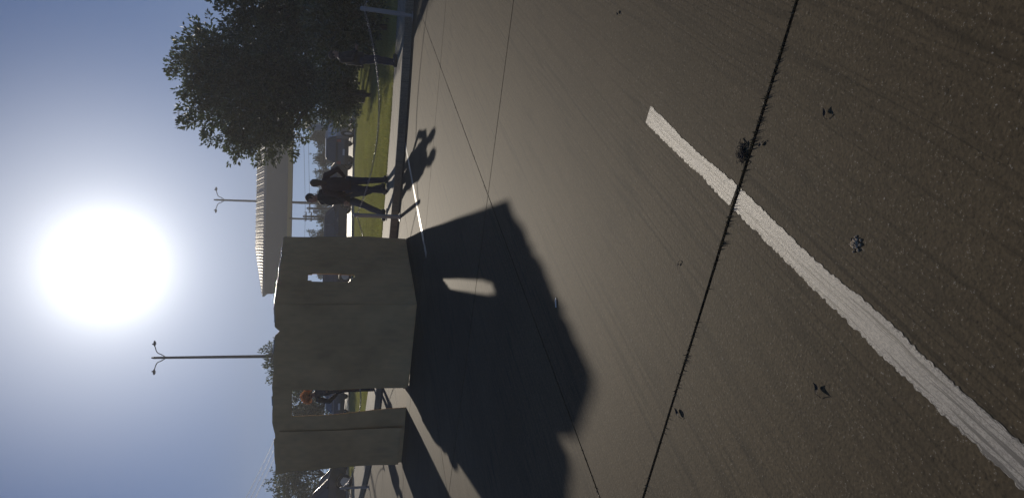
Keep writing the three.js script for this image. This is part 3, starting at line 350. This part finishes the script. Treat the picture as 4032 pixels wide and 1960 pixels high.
// ---------- canopy with ribbed metal roof ----------
{
  const t = thing('canopy', 'long open canopy with deep fascia and ribbed metal roof', 'canopy', [-7.3, 0, -118]);
  const L = 66, D = 14, y0 = 7.92, y1 = 11.0, fas = std([0.16, 0.135, 0.105], 0.7), roofM = std([0.15, 0.14, 0.13], 0.5, 0.6), ribM = std([0.10, 0.09, 0.08], 0.7), colM = std([0.45, 0.45, 0.43], 0.6);
  for (let i = 0; i < 11; i++) part('fascia_panel', box(5.98, y1 - y0, 0.12, 3 + i * 6, (y0 + y1) / 2, 0), fas, t);
  for (let i = 0; i < 2; i++) part('fascia_panel', box(0.12, y1 - y0, 6.9, -0.06, (y0 + y1) / 2, -3.55 - i * 6.95), fas, t);
  for (let i = 0; i < 11; i++) part('fascia_panel', box(5.98, y1 - y0, 0.12, 3 + i * 6, (y0 + y1) / 2, -D - 0.12), fas, t);
  part('soffit', box(L, 0.1, D - 0.2, L / 2, y0 + 0.15, -D / 2), std([0.55, 0.50, 0.42], 0.8), t);
  part('gutter', [box(L + 0.5, 0.3, 0.4, L / 2, y1 + 0.1, 0.1), box(0.4, 0.3, D + 0.5, -0.3, y1 + 0.1, -D / 2)], std([0.2, 0.2, 0.2], 0.4, 0.6), t);
  const rise = 1.75, hip = 6.5, yr = y1 + 0.25, a = [-0.4, yr, 0.3], b = [L + 0.3, yr, 0.3], c = [L + 0.3, yr, -D - 0.3], d = [-0.4, yr, -D - 0.3], e = [hip, yr + rise, -D / 2], f = [L + 0.3, yr + rise, -D / 2];
  part('roof', geom([...a, ...b, ...f, ...a, ...f, ...e, ...d, ...a, ...e, ...c, ...d, ...e, ...c, ...e, ...f]), roofM, t);
  for (let i = 0; i < 150; i++) { const x = 0.1 + i * 0.44, k = Math.min(1, (x + 0.4) / (hip + 0.4)), A = V(x, yr + 0.03, 0.28), B = V(x, yr + 0.03 + rise * k, 0.3 - (D / 2 + 0.3) * k); part('roof_rib', cyl(0.09, 0.09, A, B, 6), i % 2 ? roofM : ribM, t); }
  for (const x of [11.42, 24.35]) part('column', cyl(0.15, 0.14, V(x, 0.1, -D / 2), V(x, y0 + 0.12, -D / 2), 14), std([0.10, 0.10, 0.10], 0.6), t);
  for (const x of [40, 52, 64]) part('column', box(0.6, y0 - 0.1, 0.6, x, (y0 + 0.2) / 2, -D / 2), colM, t);
}
// ---------- street lamps, power poles, wires ----------
function lamp(label, x, z, h, turn, k = 1) {
  const t = thing('street_lamp', label, 'street lamp', [x, 0.1, z], turn, 'double arm street lamps'), H = h / k - 0.3; t.scale.setScalar(k);
  part('pole', cyl(0.15, 0.085, V(0, 0, 0), V(0, H, 0), 14), darkMetal, t); part('pole_base', cyl(0.24, 0.2, V(0, 0, 0), V(0, 0.5, 0), 14), darkMetal, t); part('finial', cyl(0.10, 0.05, V(0, H, 0), V(0, H + 0.28, 0), 10), darkMetal, t);
  for (const s of [-1, 1]) { part('arm', tube([V(0, H - 0.75, 0), V(s * 0.22, H - 0.42, 0), V(s * 0.38, H - 0.12, 0), V(s * 0.72, H + 0.02, 0), V(s * 0.98, H + 0.08, 0)], 0.034, 16, 8), darkMetal, t); const hd = part('lamp_head', [new THREE.SphereGeometry(0.16, 14, 8).scale(1.35, 0.55, 0.8).translate(s * 1.05, H + 0.08, 0), cyl(0.05, 0.05, V(s * 1.0, H + 0.1, 0), V(s * 1.0, H + 0.24, 0), 8)], darkMetal, t); part('lens', new THREE.SphereGeometry(0.12, 12, 6, 0, 6.283, 1.571, 1.571).scale(1.2, 0.55, 0.75).translate(s * 1.05, H + 0.03, 0), lampMat, hd); }
  return t;
}
lamp('tall double arm street lamp rising behind the playhouse left half', -8.5, -60, 14.0, 0);
lamp('double arm street lamp rising behind the canopy roof', 7.5, -140, 21.4, 0, 1.8);
{ const t = thing('steel_column', 'thick grey steel column beside the dark grey car, topped by the big tree', 'column', [7.85, 0.12, -52]); const cm = std([0.45, 0.45, 0.43], 0.6); part('shaft', cyl(0.19, 0.17, V(0, 0, 0), V(0, 6.6, 0), 20), cm, t); part('foot', cyl(0.30, 0.28, V(0, 0, 0), V(0, 0.25, 0), 20), cm, t); part('cap', cyl(0.22, 0.12, V(0, 6.6, 0), V(0, 6.8, 0), 20), cm, t); }
const wood = std([0.07, 0.055, 0.045], 0.9);
function utility(label, x, z, h, extra) { const t = thing('utility_pole', label, 'utility pole', [x, 0.1, z], 0, 'utility poles beyond the car park'); part('pole', cyl(0.16, 0.11, V(0, 0, 0), V(0, h, 0), 10), wood, t); for (const dy of extra ? [0.35, 0.95] : [0.35]) { const c = part('crossarm', box(1.05, 0.12, 0.12, 0, h - dy, 0.15), wood, t); for (const k of [-0.48, -0.2, 0.2, 0.48]) part('insulator', cyl(0.035, 0.05, V(k, h - dy + 0.06, 0.15), V(k, h - dy + 0.2, 0.15), 8), galv, c); } if (!extra) part('transformer', cyl(0.2, 0.2, V(-0.35, h - 1.25, 0.1), V(-0.35, h - 0.7, 0.1), 12), galv, t); }
utility('utility pole with transformer and one crossarm beyond the cars', 4.2, -90, 4.15, false); utility('utility pole with two crossarms beyond the cars', 3.25, -90, 4.55, true);
const wireMat = std([0.03, 0.03, 0.03], 0.6);
function wire(label, a, b, sag, r = 0.016) { const n = 12, pts = []; for (let i = 0; i <= n; i++) { const u = i / n; pts.push(a.clone().lerp(b, u).add(V(0, -sag * 4 * u * (1 - u), 0))); } tag(part('power_line', tube(pts, r, 24, 5), wireMat), label, 'power line', 'overhead power lines'); }
wire('upper power line crossing the sky under the canopy', V(40, 7.5, -92), V(3.7, 4.4, -90), 0.5); wire('lower power line crossing the sky under the canopy', V(40, 6.9, -92), V(4.6, 3.95, -90), 0.5); wire('power line left of the utility poles', V(2.8, 4.4, -90), V(-40, 6.4, -92), 0.5);
for (let k = 0; k < 3; k++) wire(['lowest', 'middle', 'topmost'][k] + ' of the three power lines above the left end of the playhouse', V(-13.2 + k * 0.1, 4.35 + k * 0.22, -54), V(-13.6, 5.7 + k * 0.22, -34), 0.1, 0.012);

// ---------- trees ----------
const leafMats = [[0.082, 0.108, 0.034], [0.076, 0.104, 0.034], [0.095, 0.112, 0.038]].map(c => phys(c, 0.6, { transmission: 0.55, thickness: 0, side: THREE.DoubleSide, vertexColors: true }));
const barkTex = dataTex(256, (() => { const a = lattice(40, 6, 81), b = lattice(60, 60, 82); return (u, v) => { const l = 0.5 + 0.7 * a(u, v) * b(u, v) + 0.2 * b(u, v); return [toS(0.10 * l), toS(0.08 * l), toS(0.06 * l)]; }; })(), true);
const bark = std([1, 1, 1], 0.95, 0, { map: barkTex });
// lobes: [x, y, z, radius] relative to the base
function tree(name, label, cat, at, lobes, nLeaf, leaf, mat, seed, trunkR, group, spiky = 0.5) {
  const t = thing(name, label, cat, at, 0, group), r = rng(seed), limbs = [], cx = lobes.reduce((s, l) => s + l[0], 0) / lobes.length, fork = Math.min(...lobes.map(l => l[1] - l[3])) + 0.5;
  const f0 = Math.max(0.3, fork); limbs.push(cyl(trunkR * 1.25, trunkR, V(0, -0.05, 0), V(0, f0, 0), 10));
  for (const l of lobes) { const m = V(l[0] * 0.45, f0 + (l[1] - f0) * 0.5, l[2] * 0.45), e = V(l[0], l[1], l[2]); limbs.push(cyl(trunkR * 0.7, trunkR * 0.4, V(0, f0 - 0.1, 0), m, 7), cyl(trunkR * 0.4, trunkR * 0.12, m, e, 6)); for (let k = 0; k < 4; k++) limbs.push(cyl(trunkR * 0.16, trunkR * 0.05, e, e.clone().add(V(r() - 0.5, r() - 0.3, r() - 0.5).multiplyScalar(l[3] * 1.4)), 5)); }
  part('trunk', limbs, bark, t);
  const pos = [], col = [], tot = lobes.reduce((s, l) => s + l[3] ** 2, 0), a = V(0, 0, 0), b = V(0, 0, 0), c = V(0, 0, 0);
  for (const l of lobes) {
    const nS = Math.max(8, Math.round(nLeaf / 26 * l[3] ** 2 / tot));
    for (let s = 0; s < nS; s++) {   // sprays that point out and up from each limb
      const u = r() * 2 - 1, th = r() * 6.283, q = Math.sqrt(1 - u * u), rad = l[3] * 1.1 * Math.pow(r(), 0.5); const dir = V(q * Math.cos(th), u, q * Math.sin(th)), o = V(l[0], l[1], l[2]).addScaledVector(dir, rad * 0.86);
      const ax = dir.clone().add(V(0, spiky, 0)).add(V(r() - 0.5, r() - 0.5, r() - 0.5).multiplyScalar(0.9)).normalize(), len = (0.30 + 0.35 * r()) * (leaf * 7.5), tone = 0.65 + 0.7 * r();
      for (let k = 0; k < 26; k++) {
        const w = r(), p = o.clone().addScaledVector(ax, len * (w - 0.2)); a.set(r() - 0.5, r() - 0.5, r() - 0.5).normalize(); p.addScaledVector(a, leaf * 1.1 * (1.15 - w)); b.copy(ax).multiplyScalar(0.9).add(a).normalize(); c.set(r() - 0.5, r() - 0.5, r() - 0.5).cross(b).normalize();
        const L = leaf * (0.7 + 0.7 * r()), W = L * 0.24, x = p.x, y = p.y, z = p.z, mx = x + b.x * L * 0.5, my = y + b.y * L * 0.5, mz = z + b.z * L * 0.5;
        pos.push(x, y, z, mx + c.x * W, my + c.y * W, mz + c.z * W, x + b.x * L, y + b.y * L, z + b.z * L, x, y, z, x + b.x * L, y + b.y * L, z + b.z * L, mx - c.x * W, my - c.y * W, mz - c.z * W);
        const g = tone * (0.8 + 0.4 * r()); for (let v = 0; v < 6; v++) col.push(g, g, g * 0.95);
      }
    }
  }
  const g = geom(pos, null); g.setAttribute('color', new THREE.Float32BufferAttribute(col, 3)); part('crown', g, mat, t); return t;
}
{
  const A = [6.2, 0.14, -32], la = [[6.5, 6.7, -32, 0.95], [7.3, 6.4, -32, 1.2], [5.4, 6.0, -31.8, 1.3], [4.5, 5.0, -32, 1.15], [4.3, 4.1, -32.3, 1.0], [4.15, 3.3, -31.6, 0.6], [6.9, 5.2, -30.8, 1.6], [5.7, 4.4, -31, 1.7], [5.6, 3.3, -32.5, 1.3], [7.0, 3.4, -31.5, 1.6], [6.5, 2.8, -33, 1.1], [8.0, 6.3, -32, 0.7], [6.4, 5.0, -33.6, 1.6], [7.8, 4.4, -33, 1.7], [8.0, 2.9, -32, 1.4]];
  tree('leafy_tree', 'large dense dark tree with ragged sprays left of its taller neighbour', 'tree', A, la.map(l => [l[0] - A[0], l[1] - A[1], l[2] - A[2], l[3]]), 48000, 0.15, leafMats[0], 101, 0.22, 'trees by the street');
  const B = [8.6, 0.14, -26], lb = [[7.6, 4.3, -27, 0.9], [7.4, 3.4, -26.5, 1.1], [7.6, 2.5, -27, 1.0], [8.8, 4.2, -26, 1.4], [9.3, 4.9, -26, 1.5], [9.2, 2.8, -26, 1.6], [7.0, 2.2, -26.5, 0.8], [10.2, 3.8, -25.5, 1.7], [8.4, 1.6, -26, 1.0], [10, 1.8, -26, 1.3]];
  tree('leafy_tree', 'dense dark tree at the right edge of the upright view', 'tree', B, lb.map(l => [l[0] - B[0], l[1] - B[1], l[2] - B[2], l[3]]), 40000, 0.12, leafMats[1], 102, 0.2, 'trees by the street');
  const bush = (label, x, z, h, w, seed) => { const r = rng(seed), ls = []; for (let i = 0; i < 7; i++) ls.push([(r() - 0.5) * w, h * (0.25 + 0.5 * r()), (r() - 0.5) * w, h * 0.3]); tree('shrub', label, 'shrub', [x, 0.14, z], ls, 9000, 0.10, leafMats[seed % 3], seed, 0.06, 'shrubs under the trees', 0.7); };
  bush('dark shrub behind the child with the cap', 5.3, -27, 1.7, 1.6, 111); bush('dark shrub under the right tree', 7.3, -25, 2.0, 2.2, 112); bush('dark shrub below the large tree trunk', 7.9, -34, 2.2, 2.6, 113); bush('low dark shrub between the two trees', 9.6, -30, 2.0, 2.6, 114); bush('dense shrub below the left edge of the large tree', 6.1, -31.2, 2.5, 2.2, 115); bush('dense shrub right behind the chain post at the right', 5.4, -18.9, 1.9, 1.7, 116); bush('dark shrub filling the gap under the right tree', 6.6, -21.5, 2.2, 2.0, 117); bush('dark shrub in the shade beside the black car', 8.0, -38, 2.2, 2.8, 118);
  const far = (label, x, z, h, w, seed, n, kind, g) => { const r = rng(seed), ls = []; if (kind) for (let i = 0; i < 6; i++) { const u = i / 5; ls.push([(r() - 0.5) * 0.15, h * (0.22 + 0.72 * u), 0, Math.max(0.18, w * 0.42 * (1 - u * 0.9))]); } else for (let i = 0; i < 8; i++) ls.push([(r() - 0.5) * w, h * (0.40 + 0.44 * r()), (r() - 0.5) * w * 0.6, h * (0.17 + 0.08 * r())]); tree(kind ? 'conifer_tree' : 'leafy_tree', label, 'tree', [x, 0.14, z], ls, n, kind ? 0.13 : 0.17, leafMats[seed % 3], seed, 0.12, g, kind ? 0.9 : 0.4); };
  const gL = 'trees beyond the car park on the left', gR = 'low trees beyond the car park under the canopy';
  [[-9.6, 6.6, 4.4], [-12.2, 4.6, 3.6], [-14.6, 5.0, 4], [-17.4, 5.0, 4.2], [-20.4, 5.6, 4.6], [-23.5, 6, 5], [-6.4, 3.8, 3.2], [-28, 6, 5]].forEach(([x, h, w], i) => far(['round tree top just left of the tall street lamp', 'dark tree seen through the upper door opening', 'dark tree behind the left jamb of the playhouse', 'dark tree at the left end of the playhouse', 'dark tree behind the parked van', 'dark tree at the left edge of the upright view', 'small dark tree behind the playhouse middle', 'dark tree beyond the left edge'][i], x, -59 - (i % 3) * 2, h, w, 120 + i, 9000, 0, gL));
  [[14.5, 4.2, 4, 0], [12.2, 3.4, 3.2, 0], [10.2, 2.9, 2.6, 0], [8.9, 3.3, 1.2, 1], [8.1, 3.2, 1.1, 1], [6.6, 2.8, 3, 0], [4.6, 3.1, 2.8, 0], [2.6, 3.0, 2.4, 0], [1.5, 4.0, 1.3, 1], [0.2, 3.6, 3, 0], [-2.6, 3.6, 3, 0]].forEach(([x, h, w, k], i) => far(['bushy tree behind the trunk of the big tree', 'light topped small tree left of the slim pole', 'low rounded tree above the low dark car', 'taller pointed conifer above the low dark car', 'shorter pointed conifer beside its taller twin', 'low tree behind the heads of the adults', 'low tree below the transformer pole', 'feathery low tree below the two crossarms', 'pointed conifer at the right edge of the playhouse', 'low tree hidden by the playhouse right wall', 'low tree behind the window slot'][i], x, -95, h, w, 140 + i, k ? 3200 : 5200, k, gR));
}
// ---------- litter and weeds on the concrete ----------
{
  const r = rng(201), dark = std([0.035, 0.026, 0.018], 0.9), weed = phys([0.05, 0.045, 0.02], 0.8, { transmission: 0.3, thickness: 0, side: THREE.DoubleSide });
  const pos = [], ux = Math.cos(30 * D2R), uz = Math.sin(30 * D2R);
  const blade = (x, z, L, a, h) => { const w = 0.0016 + r() * 0.0016, cx = Math.cos(a), cz = Math.sin(a); pos.push(x - cz * w, 0, z + cx * w, x + cz * w, 0, z - cx * w, x + cx * L, h, z + cz * L); };
  for (let i = 0; i < 1000; i++) { const s = -2.6 + 4.2 * r(), dens = 0.35 + 0.9 * perlin.noise(s * 3.1, 2, 9) + 0.5 * (s > -1.2 && s < 0.2); if (r() > dens) continue; const x = -2.21 * -0.5 + s * ux + (r() - 0.5) * 0.012, z = -2.21 * 0.866 + s * uz + (r() - 0.5) * 0.012; blade(x, z, 0.003 + 0.013 * r() * r(), r() * 6.283, 0.004 + 0.014 * r()); }
  for (let i = 0; i < 500; i++) { const s = -12 + 9.5 * r(), x = -0.5 * s - 3.0 * ux + (r() - 0.5) * 0.014, z = 0.866 * s - 3.0 * uz + (r() - 0.5) * 0.014; if (r() > 0.3 + perlin.noise(s * 2, 7, 1)) continue; blade(x, z, 0.006 + 0.015 * r(), r() * 6.283, 0.006 + 0.01 * r()); }
  tag(part('joint_weeds', geom(pos, null), weed), 'dark moss and grass sprouting along the concrete joints', 'weeds', null, 'stuff');
  { const t = thing('weed_tuft', 'tangled dry weed tuft growing from the joint beside the white line', 'weed', [0.361, 0, -2.40]); const gs = []; for (let i = 0; i < 46; i++) { const a = r() * 6.283, l = 0.010 + 0.024 * r(), c = V((r() - 0.5) * 0.055, 0, (r() - 0.5) * 0.036); gs.push(tube([c, c.clone().add(V(Math.cos(a) * l * 0.4, 0.005 + 0.006 * r(), Math.sin(a) * l * 0.4)), c.clone().add(V(Math.cos(a) * l * 0.8 + 0.01 * (r() - 0.5), 0.007 * r() + 0.003, Math.sin(a) * l * 0.8)), c.clone().add(V(Math.cos(a + 0.5) * l, 0.004, Math.sin(a + 0.5) * l))], 0.0011, 8, 4)); } part('stems', gs, dark, t); const lf = []; for (let i = 0; i < 16; i++) { const g = new THREE.SphereGeometry(0.005 + 0.004 * r(), 6, 4).scale(1, 0.25, 0.5); g.rotateY(r() * 6).rotateX(r() - 0.5).translate((r() - 0.5) * 0.05, 0.004 + 0.004 * r(), (r() - 0.5) * 0.04); lf.push(g); } part('leaves', lf, dark, t); }
  { const t = thing('dirt_clod', 'crumbled clod of pale dirt left lying right of the white line', 'dirt', [0.033, 0, -1.80]), gs = [], hs = []; for (let i = 0; i < 60; i++) { const a = r() * 6.283, q = 0.024 * r(), s = 0.003 + 0.006 * r() * (1 - q / 0.03); const g = new THREE.IcosahedronGeometry(s, 0); g.rotateX(r() * 6).rotateY(r() * 6).scale(1, 0.6, 1).translate(Math.cos(a) * q, s * 0.3, Math.sin(a) * q); (r() > 0.8 ? hs : gs).push(g); } part('crumbs', gs, std([0.34, 0.27, 0.18], 0.95), t); part('dark_crumbs', hs, dark, t); }
  const leafLit = (label, x, z, L, turn, mat, curl = 0.35) => { const n = 8, p = [], idx = []; for (let i = 0; i <= n; i++) { const u = i / n, w = L * 0.28 * Math.sin(Math.PI * Math.pow(u, 0.8)) + 0.0006; for (let k = -1; k <= 1; k++) p.push((u - 0.5) * L, 0.002 + L * curl * (u - 0.5) ** 2 * 1.5 + Math.abs(k) * w * 0.45, k * w); if (i < n) for (let k = 0; k < 2; k++) { const q = i * 3 + k; idx.push(q, q + 1, q + 3, q + 1, q + 4, q + 3); } } const t = thing('dry_leaf', label, 'leaf', [x, 0, z], turn); part('blade', geom(p, idx), mat, t); part('stalk', tube([V(-L * 0.5, 0.004 + L * curl * 0.37, 0), V(-L * 0.75, 0.006, 0.002), V(-L * 0.95, 0.002, 0.004)], 0.0009, 6, 4), mat, t); };
  leafLit('small dark curled leaf lying alone on the left foreground concrete', -0.39, -1.95, 0.032, 0.4, dark, 0.9); leafLit('dark leaf caught in the weedy joint at the left', -0.655, -2.86, 0.045, 1.0, dark); leafLit('tiny dark leaf beside the weed tuft', 0.367, -2.28, 0.024, 1.9, dark); leafLit('small dark leaf right of the weed tuft, nearest the frame edge', 0.418, -1.94, 0.026, 0.2, dark, 0.6); leafLit('tiny dark leaf beyond the joint, left of the white line end', -0.05, -2.88, 0.018, 2.4, dark); leafLit('tiny leaf at the far right of the concrete', 1.21, -3.63, 0.03, 0.8, dark);
  const cg = thing('paper_scrap', 'tiny bright white paper scrap on the concrete beyond the playhouse shadow', 'litter', [-0.341, 0, -4.61], 0.3); part('roll', new THREE.CylinderGeometry(0.004, 0.004, 0.05, 8).rotateZ(1.57).translate(0, 0.005, 0), std([0.8, 0.8, 0.76], 0.7), cg); part('torn_end', box(0.014, 0.002, 0.012, 0.03, 0.004, 0.002, 0.4), std([0.8, 0.8, 0.76], 0.7), cg);
}
renderer.render(scene, camera);
